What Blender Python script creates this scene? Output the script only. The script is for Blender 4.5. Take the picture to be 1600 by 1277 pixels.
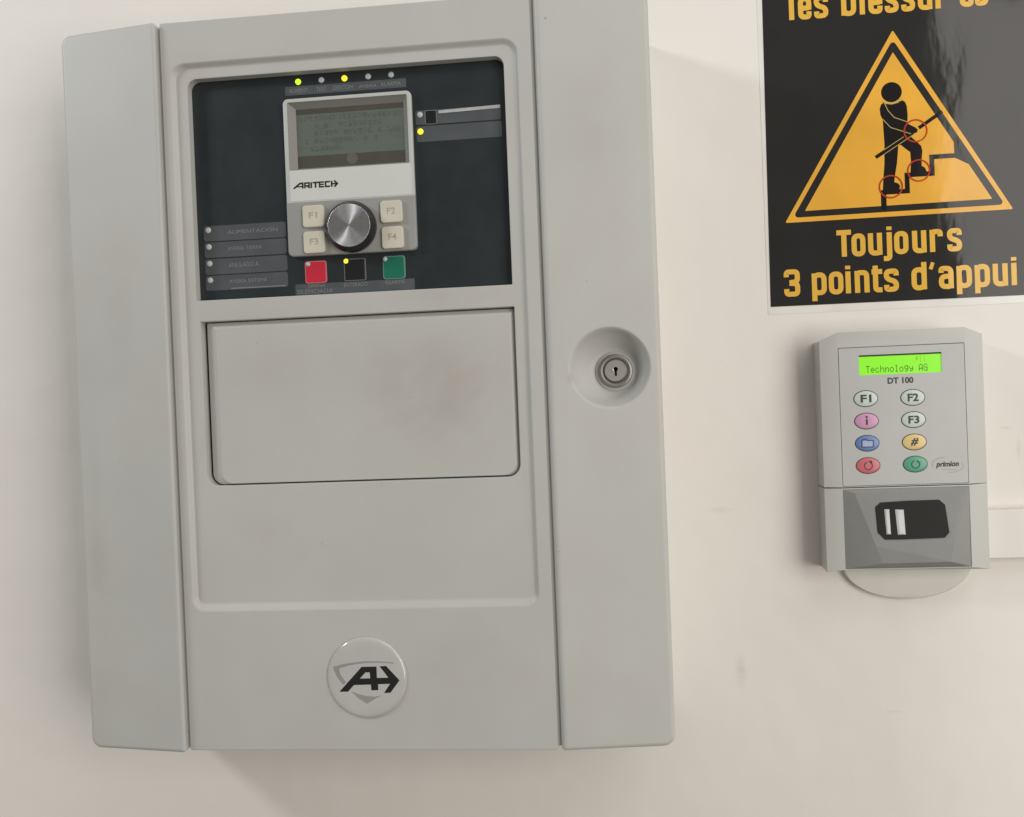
import bpy, math, random
from mathutils import Matrix, Vector
from mathutils.geometry import tessellate_polygon

random.seed(7)
for o in list(bpy.data.objects):
    bpy.data.objects.remove(o)
S = bpy.context.scene
COL = S.collection
Z0 = 1.5                    # height of the picture's eye line above the floor, metres
# ------------------------------------------------------------------ camera
cam = bpy.data.cameras.new('camera'); camo = bpy.data.objects.new('camera', cam); COL.objects.link(camo)
cam.sensor_width = 36; cam.sensor_fit = 'HORIZONTAL'; cam.lens = 1430 / 1600 * 36
cam.clip_start = 0.01; cam.clip_end = 100
cx, cy, cz = (0.994315, 0.038446, 0.099292), (0.098819, 0.014027, -0.995007), (-0.039647, 0.999162, 0.010148)
# rows above: world x, y, z expressed in camera axes
camo.matrix_world = Matrix(((cx[0], cx[1], cx[2], 0.0), (cy[0], cy[1], cy[2], -0.70), (cz[0], cz[1], cz[2], Z0), (0, 0, 0, 1)))
S.camera = camo
# ------------------------------------------------------------------ light
W = bpy.data.worlds.new('World'); S.world = W; W.use_nodes = True
bg = W.node_tree.nodes['Background']; bg.inputs[0].default_value = (1.0, 0.94, 0.86, 1); bg.inputs[1].default_value = 0.19

def area(name, loc, target, sx, sy, power, color):
    L = bpy.data.lights.new(name, 'AREA'); L.shape = 'RECTANGLE'; L.size = sx; L.size_y = sy
    L.energy = power; L.color = color
    o = bpy.data.objects.new(name, L); COL.objects.link(o); o.location = loc
    o.rotation_euler = (Vector(target) - Vector(loc)).to_track_quat('-Z', 'Y').to_euler()
    return o
# a tall bright window in the room behind and to the right of the photographer
area('window_light', (2.26, -2.2, 1.60), (2.26, 0, 1.60), 2.40, 2.15, 73.0, (1.0, 0.945, 0.875))
# fluorescent lamp up and to the left, close to the wall
area('left_ceiling_lamp', (-1.7, -0.80, 2.45), (0, 0, 1.6), 0.40, 0.24, 14.0, (0.95, 0.99, 1.02))
# ceiling lamp in the room
area('ceiling_lamp', (0.9, -0.9, 2.75), (0.3, 0, 1.6), 1.5, 0.70, 8.0, (0.98, 0.99, 1.0))
S.view_settings.view_transform = 'Standard'; S.view_settings.look = 'None'
S.view_settings.exposure = 0.07; S.view_settings.gamma = 1.0
try: S.view_settings.use_curve_mapping = False
except Exception: pass
S.cycles.max_bounces = 8; S.cycles.use_denoising = True

# ------------------------------------------------------------------ materials
def srgb(r, g, b):
    f = lambda c: (c / 255 / 12.92) if c / 255 <= 0.04045 else ((c / 255 + 0.055) / 1.055) ** 2.4
    return (f(r), f(g), f(b))

class N:
    """tiny helper round a material's node tree"""
    def __init__(s, name):
        s.m = bpy.data.materials.new(name); s.m.use_nodes = True
        s.t = s.m.node_tree; s.b = s.t.nodes['Principled BSDF']
        s.tc = s.t.nodes.new('ShaderNodeTexCoord')
    def n(s, kind, **kw):
        x = s.t.nodes.new(kind)
        for k, v in kw.items(): setattr(x, k, v)
        return x
    def l(s, a, b): s.t.links.new(a, b)
    def noise(s, scale, detail=3, rough=0.55, stretch=None, offset=None):
        x = s.n('ShaderNodeTexNoise'); x.inputs['Scale'].default_value = scale
        x.inputs['Detail'].default_value = detail; x.inputs['Roughness'].default_value = rough
        mp = s.n('ShaderNodeMapping'); s.l(s.tc.outputs['Object'], mp.inputs[0])
        if stretch: mp.inputs['Scale'].default_value = stretch
        if offset: mp.inputs['Location'].default_value = offset
        s.l(mp.outputs[0], x.inputs['Vector'])
        return x.outputs['Fac']
    def ramp(s, fac, p0, p1, v0=0.0, v1=1.0):
        x = s.n('ShaderNodeMapRange'); x.inputs[1].default_value = p0; x.inputs[2].default_value = p1
        x.inputs[3].default_value = v0; x.inputs[4].default_value = v1
        x.interpolation_type = 'SMOOTHSTEP'; s.l(fac, x.inputs[0]); return x.outputs[0]
    def mix(s, fac, a, b, mode='MIX'):
        x = s.n('ShaderNodeMix', data_type='RGBA', blend_type=mode)
        for sock, v in ((x.inputs[0], fac), (x.inputs[6], a), (x.inputs[7], b)):
            if hasattr(v, 'is_output'): s.l(v, sock)
            elif isinstance(v, (int, float)): sock.default_value = v
            else: sock.default_value = (*v, 1)
        return x.outputs[2]
    def mul(s, a, b):
        x = s.n('ShaderNodeMath', operation='MULTIPLY')
        for i, v in enumerate((a, b)):
            if hasattr(v, 'is_output'): s.l(v, x.inputs[i])
            else: x.inputs[i].default_value = v
        return x.outputs[0]
    def bump(s, h, strength, dist=0.001):
        x = s.n('ShaderNodeBump'); x.inputs['Strength'].default_value = strength
        x.inputs['Distance'].default_value = dist; s.l(h, x.inputs['Height']); s.l(x.outputs[0], s.b.inputs['Normal'])
    def blob(s, cx, cz, rx, rz, soft=1.0):
        """soft ellipse mask in object space"""
        mp = s.n('ShaderNodeMapping'); s.l(s.tc.outputs['Object'], mp.inputs[0])
        mp.vector_type = 'POINT'
        mp.inputs['Scale'].default_value = (1 / rx, 0, 1 / rz)
        mp.inputs['Location'].default_value = (-cx / rx, 0, -cz / rz)
        ln = s.n('ShaderNodeVectorMath', operation='LENGTH'); s.l(mp.outputs[0], ln.inputs[0])
        return s.ramp(ln.outputs['Value'], 1.0, 1.0 - soft)
    def set(s, base=None, rough=0.5, metal=0.0, spec=0.5, coat=0.0):
        if base is not None:
            if hasattr(base, 'is_output'): s.l(base, s.b.inputs['Base Color'])
            else: s.b.inputs['Base Color'].default_value = (*base, 1)
        s.b.inputs['Roughness'].default_value = rough; s.b.inputs['Metallic'].default_value = metal
        s.b.inputs['Specular IOR Level'].default_value = spec; s.b.inputs['Coat Weight'].default_value = coat
        s.b.inputs['Coat Roughness'].default_value = 0.05
        return s.m

def plain(name, base, rough=0.5, var=0.04, grain=0.0, **kw):
    x = N(name)
    f = x.ramp(x.noise(38, 4), 0.3, 0.7)
    c = x.mix(f, tuple(v * (1 - var) for v in base), tuple(min(1, v * (1 + var)) for v in base))
    if grain: x.bump(x.noise(1400, 2), grain, 0.0002)
    return x.set(c, rough, **kw)

def plastic(name, base, stains=(), grain=0.12, rough=0.45):
    """off-white moulded plastic: faint mottling, handling dirt, fine grain"""
    x = N(name)
    c = x.mix(x.ramp(x.noise(9, 4), 0.3, 0.72), tuple(v * 0.965 for v in base), tuple(v * 1.03 for v in base))
    pink = (base[0] * 1.0, base[1] * 0.965, base[2] * 0.93)
    c = x.mix(x.mul(x.ramp(x.noise(16, 5, 0.6, offset=(3, 1, 5)), 0.45, 0.75), 0.8), c, pink)
    dirt = tuple(v * k for v, k in zip(base, (0.72, 0.68, 0.62)))
    c = x.mix(x.mul(x.ramp(x.noise(55, 6, 0.7, offset=(7, 2, 1)), 0.62, 0.80), 0.14), c, dirt)
    c = x.mix(x.mul(x.ramp(x.noise(260, 2, 0.5, offset=(1, 9, 4)), 0.765, 0.785), 0.35), c, tuple(v * 0.5 for v in base))
    for cx_, cz_, rx, rz, amt in stains:
        m = x.mul(x.blob(cx_, cz_, rx, rz), x.ramp(x.noise(30, 5, 0.6, offset=(cx_, 2, cz_)), 0.25, 0.7))
        c = x.mix(x.mul(m, amt), c, (base[0] * 0.72, base[1] * 0.61, base[2] * 0.56))
    x.bump(x.noise(1500, 2), grain, 0.0002)
    return x.set(c, rough, spec=0.4)

G = (0.505, 0.505, 0.482)
M = {}
M['shell'] = plastic('grey_plastic', G, stains=((0.0, 0.06, 0.02, 0.09, 0.14), (-0.025, -0.12, 0.012, 0.14, 0.2), (0.02, 0.21, 0.02, 0.05, 0.15)))
M['shell_right'] = plastic('grey_plastic_marked', G, stains=((-0.0295, 0.2314, 0.0012, 0.0012, 2.0), (-0.0340, -0.1177, 0.0014, 0.001, 2.0), (-0.0225, -0.004, 0.003, 0.006, 0.6), (0.004, -0.04, 0.035, 0.06, 0.12), (0.018, 0.045, 0.03, 0.05, 0.10), (0.0, 0.16, 0.03, 0.10, 0.15)))
M['door'] = plastic('grey_plastic_door', G, stains=((0.05, -0.20, 0.09, 0.05, 0.12), (-0.08, 0.215, 0.07, 0.02, 0.15), (0.06, 0.055, 0.06, 0.012, 0.25)))
M['flap'] = plastic('grey_plastic_flap', G, stains=((0.055, 0.006, 0.080, 0.062, 0.38), (0.050, 0.002, 0.062, 0.042, 0.16), (0.02, 0.030, 0.06, 0.02, 0.22), (-0.05, 0.02, 0.07, 0.03, 0.15)))
M['gap'] = plain('dark_gap', (0.02, 0.019, 0.017), 0.8)
M['body'] = plain('steel_box', (0.30, 0.30, 0.28), 0.6)
M['membrane'] = plain('dark_membrane', (0.018, 0.024, 0.027), 0.38, 0.15, 0.05)
M['pill'] = plain('slate_print', (0.078, 0.087, 0.093), 0.42, 0.12)
M['print'] = plain('pale_print', (0.20, 0.215, 0.22), 0.5)
M['ink'] = plain('black_ink', (0.012, 0.012, 0.012), 0.45)
M['darkink'] = plain('charcoal_ink', (0.035, 0.037, 0.036), 0.5)
M['shade'] = plain('grey_ink', (0.30, 0.30, 0.28), 0.45)
M['rim'] = plain('pale_bezel', (0.50, 0.52, 0.49), 0.42, 0.03, 0.06)
M['module'] = plain('bezel_grey', (0.31, 0.31, 0.295), 0.45, 0.03, 0.06)
M['slope'] = plain('bezel_slope_grey', (0.22, 0.215, 0.195), 0.5, 0.03)
M['white'] = plain('white_label', (0.62, 0.635, 0.60), 0.4, 0.02)
M['paper'] = plain('paper_strip', (0.42, 0.44, 0.43), 0.6, 0.25)
M['button'] = plain('cream_button', (0.60, 0.565, 0.47), 0.5, 0.05, 0.08)
M['buttonink'] = plain('worn_ink', (0.40, 0.36, 0.30), 0.5, 0.3)
M['red'] = plain('red_key', (0.56, 0.022, 0.050), 0.35, 0.06)
M['redrim'] = plain('red_key_rim', (0.60, 0.16, 0.18), 0.35)
M['black'] = plain('black_key', (0.009, 0.010, 0.011), 0.35)
M['blackrim'] = plain('grey_key_rim', (0.14, 0.145, 0.15), 0.4)
M['green'] = plain('green_key', (0.008, 0.155, 0.095), 0.35, 0.06)
M['greenrim'] = plain('green_key_rim', (0.12, 0.29, 0.22), 0.35)
M['ledoff'] = plain('frosted_led', (0.50, 0.52, 0.53), 0.45)
M['knobside'] = plain('black_gloss_plastic', (0.014, 0.014, 0.014), 0.28)
M['lockmetal'] = plain('dull_nickel', (0.30, 0.285, 0.26), 0.45, 0.06, 0.05, metal=0.75)
M['cylmetal'] = plain('bright_nickel', (0.70, 0.67, 0.64), 0.36, 0.04, metal=1.0)
M['hole'] = plain('keyhole_black', (0.008, 0.007, 0.006), 0.5)

def emitter(name, col, strength, base=(0.3, 0.3, 0.3)):
    x = N(name); x.b.inputs['Emission Color'].default_value = (*col, 1); x.b.inputs['Emission Strength'].default_value = strength
    f = x.noise(60, 2); c = x.mix(x.ramp(f, 0.3, 0.7), tuple(v * 0.97 for v in base), base)
    return x.set(c, 0.3)
M['ledgreen'] = emitter('lit_led_green', (0.62, 1.0, 0.015), 1.15, (0.1, 0.1, 0.02))
M['ledyellow'] = emitter('lit_led_yellow', (1.0, 0.92, 0.03), 1.15, (0.1, 0.1, 0.02))
M['backlight'] = emitter('green_backlight', (0.235, 0.80, 0.004), 0.92, (0.03, 0.10, 0.004))
M['lcdink'] = plain('lcd_segment', (0.016, 0.11, 0.003), 0.5)
M['lcdghost'] = emitter('lcd_segment_fading', (0.17, 0.60, 0.004), 0.75, (0.04, 0.10, 0.004))
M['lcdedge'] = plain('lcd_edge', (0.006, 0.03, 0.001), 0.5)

def lcd_mat():
    x = N('grey_lcd')
    rows = x.noise(70, 2, 0.5, (0.7, 1, 3.2)); fine = x.noise(160, 3, 0.6, (1, 1, 1.6), (4, 0, 2))
    f = x.mul(x.ramp(rows, 0.42, 0.66), x.ramp(fine, 0.40, 0.62))
    c = x.mix(x.mul(f, 0.30), (0.128, 0.150, 0.128), (0.085, 0.10, 0.085))
    return x.set(c, 0.16, spec=0.5)
M['lcd'] = lcd_mat()
M['lcddots'] = plain('lcd_faint_dots', (0.098, 0.112, 0.096), 0.2)
M['lcdframe'] = plain('lcd_border', (0.078, 0.074, 0.058), 0.25, 0.08)
M['lcdspot'] = plain('lcd_spot', (0.12, 0.12, 0.105), 0.3)

def knob_mat():
    x = N('spun_aluminium')
    tg = x.n('ShaderNodeTangent', direction_type='RADIAL', axis='Y')
    x.l(tg.outputs[0], x.b.inputs['Tangent']); x.b.inputs['Anisotropic'].default_value = 0.9
    f = x.noise(300, 3)
    c = x.mix(x.ramp(f, 0.3, 0.7), (0.60, 0.61, 0.63), (0.68, 0.69, 0.71))
    return x.set(c, 0.32, metal=1.0)
M['spun'] = knob_mat()

R_ = (0.515, 0.518, 0.50)
M['reader'] = plastic('pale_grey_plastic', R_, grain=0.08)
M['readerside'] = plain('reader_back_grey', (0.30, 0.295, 0.275), 0.55)
M['panel'] = plain('keypad_foil', (0.47, 0.475, 0.465), 0.38, 0.02, 0.03)
M['scoop'] = plain('mid_grey_plastic', (0.225, 0.228, 0.218), 0.45, 0.04, 0.08)
M['sensor'] = plain('sensor_black', (0.012, 0.013, 0.012), 0.5, 0.1, spec=0.2)
M['glasswhite'] = plain('sensor_glass', (0.60, 0.62, 0.62), 0.2, 0.1)
M['tongue'] = plain('tongue_grey', (0.68, 0.655, 0.61), 0.5, 0.03, 0.05)
for k, c in dict(kF=(0.55, 0.62, 0.58), kI=(0.58, 0.30, 0.47), kB=(0.13, 0.22, 0.48), kY=(0.72, 0.54, 0.22), kR=(0.58, 0.14, 0.165), kG=(0.085, 0.36, 0.225)).items():
    M[k] = plain('key_' + k, c, 0.35, 0.03)
M['kBlight'] = plain('folder_blue', (0.36, 0.44, 0.66), 0.35)

def glossy_print(name, col, rough=0.06):
    x = N(name)
    f = x.noise(25, 3); c = x.mix(x.ramp(f, 0.3, 0.7), tuple(v * 0.95 for v in col), tuple(v * 1.05 for v in col))
    h = x.n('ShaderNodeMath', operation='ADD')
    x.l(x.noise(11, 1.5, 0.4, (1.3, 1, 0.7)), h.inputs[0]); x.l(x.mul(x.noise(60, 2.0, 0.5, (1.4, 1, 0.6)), 0.055), h.inputs[1])
    x.bump(h.outputs[0], 0.38, 0.003)
    return x.set(c, rough, spec=0.28)
M['pdark'] = glossy_print('laminated_black', (0.027, 0.027, 0.026))
M['pgold'] = glossy_print('laminated_orange', (0.82, 0.43, 0.06))
M['ptext'] = glossy_print('laminated_gold', (0.80, 0.47, 0.075))
M['pfig'] = glossy_print('laminated_figure_black', (0.015, 0.013, 0.013))
M['pline'] = glossy_print('laminated_pale_line', (0.50, 0.40, 0.14))
M['pred'] = glossy_print('laminated_red', (0.52, 0.05, 0.02))
M['plam'] = glossy_print('laminate_border', (0.79, 0.765, 0.73), 0.2)

def wall_mat():
    x = N('painted_wall')
    base = (0.81, 0.775, 0.73)
    c = x.mix(x.ramp(x.noise(3.2, 4), 0.3, 0.7), tuple(v * 0.975 for v in base), tuple(v * 1.02 for v in base))
    c = x.mix(x.mul(x.ramp(x.noise(8, 4, offset=(4, 4, 1)), 0.5, 0.75), 0.35), c, (base[0], base[1] * 0.965, base[2] * 0.95))
    smudge = x.mul(x.blob(0.0955, Z0 - 0.211, 0.006, 0.017), x.ramp(x.noise(60, 3), 0.2, 0.6))
    c = x.mix(x.mul(smudge, 0.30), c, (0.40, 0.35, 0.28))
    c = x.mix(x.mul(x.ramp(x.noise(120, 3, 0.5, offset=(9, 1, 3)), 0.72, 0.80), 0.12), c, (0.4, 0.35, 0.3))
    for bx_, bz_, rx_, rz_ in ((0.206, Z0 - 0.2425, 0.010, 0.0016), (0.292, Z0 - 0.035, 0.006, 0.002), (0.30, Z0 - 0.05, 0.0025, 0.012), (0.085, Z0 - 0.09, 0.012, 0.004)):
        c = x.mix(x.mul(x.mul(x.blob(bx_, bz_, rx_, rz_), x.ramp(x.noise(90, 3, offset=(bx_, 1, 2)), 0.25, 0.6)), 0.22), c, (0.42, 0.37, 0.31))
    h = x.n('ShaderNodeMath', operation='ADD')
    x.l(x.noise(7, 3), h.inputs[0]); x.l(x.mul(x.noise(420, 3), 0.02), h.inputs[1])
    x.bump(h.outputs[0], 0.30, 0.012)
    return x.set(c, 0.55, spec=0.3)
M['wall'] = wall_mat()

# ------------------------------------------------------------------ mesh helpers  (x, z, h) in millimetres; h = out of the wall
def thing(name, label, cat, base):
    o = bpy.data.objects.new(name, None); COL.objects.link(o); o.empty_display_size = 0.05
    o.location = (base[0] / 1000, -base[2] / 1000, Z0 + base[1] / 1000)
    o['label'] = label; o['category'] = cat; o['_base'] = base
    return o

class MB:
    def __init__(s, org=(0, 0, 0)):
        s.v = []; s.f = []; s.mi = []; s.cur = 0; s.org = org
    def p(s, x, z, h):
        s.v.append(((x - s.org[0]) / 1000, -(h - s.org[2]) / 1000, (z - s.org[1]) / 1000)); return len(s.v) - 1
    def face(s, *i): s.f.append(tuple(i)); s.mi.append(s.cur)
    def ring(s, loop, h):
        return [s.p(x, z, h(x, z) if callable(h) else h) for x, z in loop]
    def bridge(s, a, b):
        n = len(a)
        for i in range(n):
            j = (i + 1) % n; s.face(a[i], a[j], b[j], b[i])
    def cap(s, a): s.face(*a)
    def fill(s, rings):
        """face with holes from rings of vertex indices"""
        polys = [[Vector((s.v[i][0], s.v[i][2], 0)) for i in r] for r in rings]
        flat = [i for r in rings for i in r]
        for t in tessellate_polygon(polys):
            a, b, c = [polys_pt(polys, k) for k in t]
            if (b - a).cross(c - a).z < 0: t = (t[0], t[2], t[1])
            s.face(*[flat[k] for k in t])
    def plate(s, x0, z0, x1, z1, r, h0, h1, b=0.0, seg=3, n=5):
        """rounded rectangular slab with a rounded front edge"""
        rr = [s.ring(rrect(x0, z0, x1, z1, r, n), h0)]
        if b <= 0: rr.append(s.ring(rrect(x0, z0, x1, z1, r, n), h1))
        else:
            for k in range(seg + 1):
                a = math.pi / 2 * k / seg; i = b * (1 - math.cos(a))
                rad = [max(0.05, q - i) for q in (r if isinstance(r, (list, tuple)) else [r] * 4)]
                rr.append(s.ring(rrect(x0 + i, z0 + i, x1 - i, z1 - i, rad, n), h1 - b * (1 - math.sin(a))))
        for a, c in zip(rr, rr[1:]): s.bridge(a, c)
        s.cap(rr[-1])
    def prism(s, loop, h0, h1):
        a = s.ring(loop, h0); b = s.ring(loop, h1); s.bridge(a, b); s.fill([b])
    def lathe(s, cx, cz, prof, n=48, close=True):
        rr = [s.ring(circ(cx, cz, r, n), h) for r, h in prof]
        for a, b in zip(rr, rr[1:]): s.bridge(a, b)
        if close: s.cap(rr[-1])
        return rr
    def stroke(s, path, w, h, closed=False, h0=None):
        """flat ribbon along a path with mitred joints"""
        P = [Vector(q) for q in path]; n = len(P); L, Rr = [], []
        for i in range(n):
            a = P[i - 1] if (i > 0 or closed) else None
            b = P[(i + 1) % n] if (i < n - 1 or closed) else None
            d1 = (P[i] - a).normalized() if a is not None else None
            d2 = (b - P[i]).normalized() if b is not None else None
            d1 = d1 if d1 is not None else d2; d2 = d2 if d2 is not None else d1
            t = (d1 + d2)
            t = t.normalized() if t.length > 1e-6 else d1
            nn = Vector((-t.y, t.x)); k = 1 / max(0.45, nn.dot(Vector((-d1.y, d1.x))))
            hh = h(P[i].x, P[i].y) if callable(h) else h
            L.append(s.p(*(P[i] + nn * w / 2 * k), hh)); Rr.append(s.p(*(P[i] - nn * w / 2 * k), hh))
        for i in range(n if closed else n - 1):
            j = (i + 1) % n; s.face(Rr[i], Rr[j], L[j], L[i])
    def obj(s, name, mats, parent=None, sharp=30, smooth=True):
        me = bpy.data.meshes.new(name); me.from_pydata(s.v, [], s.f)
        for m in (mats if isinstance(mats, (list, tuple)) else [mats]): me.materials.append(M[m])
        for p, i in zip(me.polygons, s.mi): p.material_index = i
        me.update()
        if smooth:
            me.polygons.foreach_set('use_smooth', [True] * len(me.polygons))
            me.set_sharp_from_angle(angle=math.radians(sharp))
        o = link(name, me, parent, s.org)
        if smooth:
            wn = o.modifiers.new('face_weighted_normals', 'WEIGHTED_NORMAL'); wn.keep_sharp = True; wn.weight = 90
        return o

def link(name, me, parent, org):
    o = bpy.data.objects.new(name, me); COL.objects.link(o)
    if parent is None: o.location = (org[0] / 1000, -org[2] / 1000, Z0 + org[1] / 1000)
    else:
        o.parent = parent; b = parent['_base'] if '_base' in parent else parent['_org']
        o.location = ((org[0] - b[0]) / 1000, -(org[2] - b[2]) / 1000, (org[1] - b[1]) / 1000)
    o['_org'] = org
    return o

def polys_pt(polys, k):
    for p in polys:
        if k < len(p): return p[k]
        k -= len(p)

def rrect(x0, z0, x1, z1, r, n=5):
    """counter-clockwise rounded rectangle; r = one radius or (bl, br, tr, tl)"""
    if not isinstance(r, (list, tuple)): r = [r] * 4
    out = []
    for (cx_, cz_, a0), q in zip(((x0 + r[0], z0 + r[0], 180), (x1 - r[1], z0 + r[1], 270), (x1 - r[2], z1 - r[2], 0), (x0 + r[3], z1 - r[3], 90)), r):
        for k in range(n + 1):
            a = math.radians(a0 + 90 * k / n); out.append((cx_ + q * math.cos(a), cz_ + q * math.sin(a)))
    return out

def circ(cx_, cz_, r, n=48, rz=None):
    rz = r if rz is None else rz
    return [(cx_ + r * math.cos(2 * math.pi * k / n), cz_ + rz * math.sin(2 * math.pi * k / n)) for k in range(n)]

def arc(cx_, cz_, r, a0, a1, n=16, rz=None):
    rz = r if rz is None else rz
    return [(cx_ + r * math.cos(math.radians(a0 + (a1 - a0) * k / n)), cz_ + rz * math.sin(math.radians(a0 + (a1 - a0) * k / n))) for k in range(n + 1)]

def lettering(string, x0, z0, x1, z1, h, mat, parent, bold=0.0, shear=0.0, name='lettering', hf=None):
    """one line of set type fitted into a box (z0 = baseline box bottom)"""
    c = bpy.data.curves.new('type', 'FONT'); c.body = string; c.offset = bold; c.shear = shear; c.resolution_u = 3
    o = bpy.data.objects.new('type', c); COL.objects.link(o)
    dg = bpy.context.evaluated_depsgraph_get()
    me0 = bpy.data.meshes.new_from_object(o.evaluated_get(dg)); bpy.data.objects.remove(o); bpy.data.curves.remove(c)
    xs = [v.co.x for v in me0.vertices]; ys = [v.co.y for v in me0.vertices]
    ax, bx, ay, by = min(xs), max(xs), min(ys), max(ys)
    mb = MB(((x0 + x1) / 2, (z0 + z1) / 2, h))
    for v in me0.vertices:
        X = x0 + (v.co.x - ax) / (bx - ax) * (x1 - x0); Zz = z0 + (v.co.y - ay) / (by - ay) * (z1 - z0)
        mb.p(X, Zz, hf(X, Zz) if hf else h)
    for p in me0.polygons:
        i = list(p.vertices)
        if p.normal.z < 0: i.reverse()
        mb.face(*i)
    bpy.data.meshes.remove(me0)
    return mb.obj(name, mat, parent, smooth=False)

def twin(o, org, parent):
    """a copy of a part (shares its mesh) at another place, with its own children"""
    c = o.copy(); COL.objects.link(c); b = parent['_base'] if '_base' in parent else parent['_org']
    c.parent = parent; c['_org'] = org
    c.location = ((org[0] - b[0]) / 1000, -(org[2] - b[2]) / 1000, (org[1] - b[1]) / 1000)
    return c

# ------------------------------------------------------------------ the wall
mb = MB((0, -1500, 0)); nx = 2
for (xa, xb) in ((-3000, 3000),):
    a = mb.p(xa, -1500, 0); b = mb.p(xb, -1500, 0); c = mb.p(xb, 1300, 0); d = mb.p(xa, 1300, 0)
    a2 = mb.p(xa, -1500, -120); b2 = mb.p(xb, -1500, -120); c2 = mb.p(xb, 1300, -120); d2 = mb.p(xa, 1300, -120)
    mb.face(a, b, c, d); mb.face(a2, d2, c2, b2); mb.face(a, a2, b2, b); mb.face(d, c, c2, d2); mb.face(a, d, d2, a2); mb.face(b, b2, c2, c)
wall = mb.obj('wall', 'wall'); wall['kind'] = 'structure'
# wall paint coordinates are measured from the eye line
for n_ in M['wall'].node_tree.nodes:
    if n_.type == 'MAPPING' and n_.inputs['Scale'].default_value[1] == 0: pass

# ------------------------------------------------------------------ fire alarm panel
T = thing('alarm_panel', 'large pale grey fire alarm cabinet with dark display window and key lock', 'alarm panel', (-164.5, -234, 0))
mb = MB((-165, 16, 0)); mb.plate(-361, -226, 31, 259, 3, 0, 68, 1.5); mb.obj('back_box', 'body', T)

# door: flat front, dished field with two openings
def soft_recess(mb, L0, B0, R0, T0, r0, L1, B1, R1, T1, r1, h0, h1, seg=8, n=8):
    rings = []
    for k in range(seg + 1):
        t = k / seg; s = t * t * (3 - 2 * t)
        g = lambda a, b: a + (b - a) * t
        rad = [g(a, b) for a, b in zip(r0, r1)]
        rings.append(mb.ring(rrect(g(L0, L1), g(B0, B1), g(R0, R1), g(T0, T1), rad, n), h0 + (h1 - h0) * s))
    for a, b in zip(rings, rings[1:]): mb.bridge(a, b)
    return rings[0], rings[-1]
mb = MB((-165, 16, 97))
o0 = mb.ring(rrect(-292.4, -233.4, -38.4, 266.5, 1.2, 3), 72); o1 = mb.ring(rrect(-292.4, -233.4, -38.4, 266.5, 1.2, 3), 96.2)
o2 = mb.ring(rrect(-292.2, -233.2, -38.6, 266.3, 1.1, 3), 96.8); o3 = mb.ring(rrect(-291.7, -232.7, -39.1, 265.8, 0.8, 3), 97)
for a, b in ((o0, o1), (o1, o2), (o2, o3)): mb.bridge(a, b)
ra, rb = soft_recess(mb, -286.6, -138.2, -46.6, 238.6, (9, 9, 11, 11), -282.8, -132.3, -50.2, 234.6, (6, 6, 8, 8), 97, 94)
mb.fill([o3, ra])
def opening(mb, L, B, R, Tt, rad, h, hb, e=0.7):
    a = mb.ring(rrect(L - e, B - e, R + e, Tt + e, [q + e for q in rad], 6), h)
    b = mb.ring(rrect(L - e * .3, B - e * .3, R + e * .3, Tt + e * .3, [q + e * .3 for q in rad], 6), h - e * .3)
    c = mb.ring(rrect(L, B, R, Tt, rad, 6), h - e); d = mb.ring(rrect(L, B, R, Tt, rad, 6), hb)
    mb.bridge(a, b); mb.bridge(b, c); mb.bridge(c, d); return a
w1 = opening(mb, -275.4, 76.2, -57.0, 227.8, (0.6, 0.6, 6.5, 6.5), 94, 86.5, 0.5)
f1 = opening(mb, -273.4, -51.6, -56.4, 61.4, (8.5, 8.5, 0.5, 0.5), 94, 85, 1.0)
mb.fill([rb, w1, f1])
door = mb.obj('door', 'door', T, sharp=40)

# lower flap in its opening: rolled left and top edges
mb = MB((-164, 5, 90))
rings = []
prof = [(0, 0, -6.5), (0, 0, -3.6), (0.05, 0.04, -3.1), (0.25, 0.2, -2.6), (0.6, 0.55, -1.7), (0.9, 0.9, -0.3), (1.0, 1.0, 0.0)]
for li, ti, dh in prof:
    rings.append(mb.ring(rrect(-271.0 + 8.2 * li, -51.2 + 0.8 * ti, -56.55 - 3.4 * ti, 60.8 - 4.4 * ti, (7.8, 7.8, 0.6, 0.6), 6), 92.3 + dh))
for a, b in zip(rings, rings[1:]): mb.bridge(a, b)
mb.cap(rings[-1])
mb.obj('flap', 'flap', T, sharp=50)
mb = MB((-164, 5, 84)); mb.plate(-272.9, -51.2, -56.7, 61.0, 2, 85.2, 85.5); mb.obj('flap_seat', 'gap', T)

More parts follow.
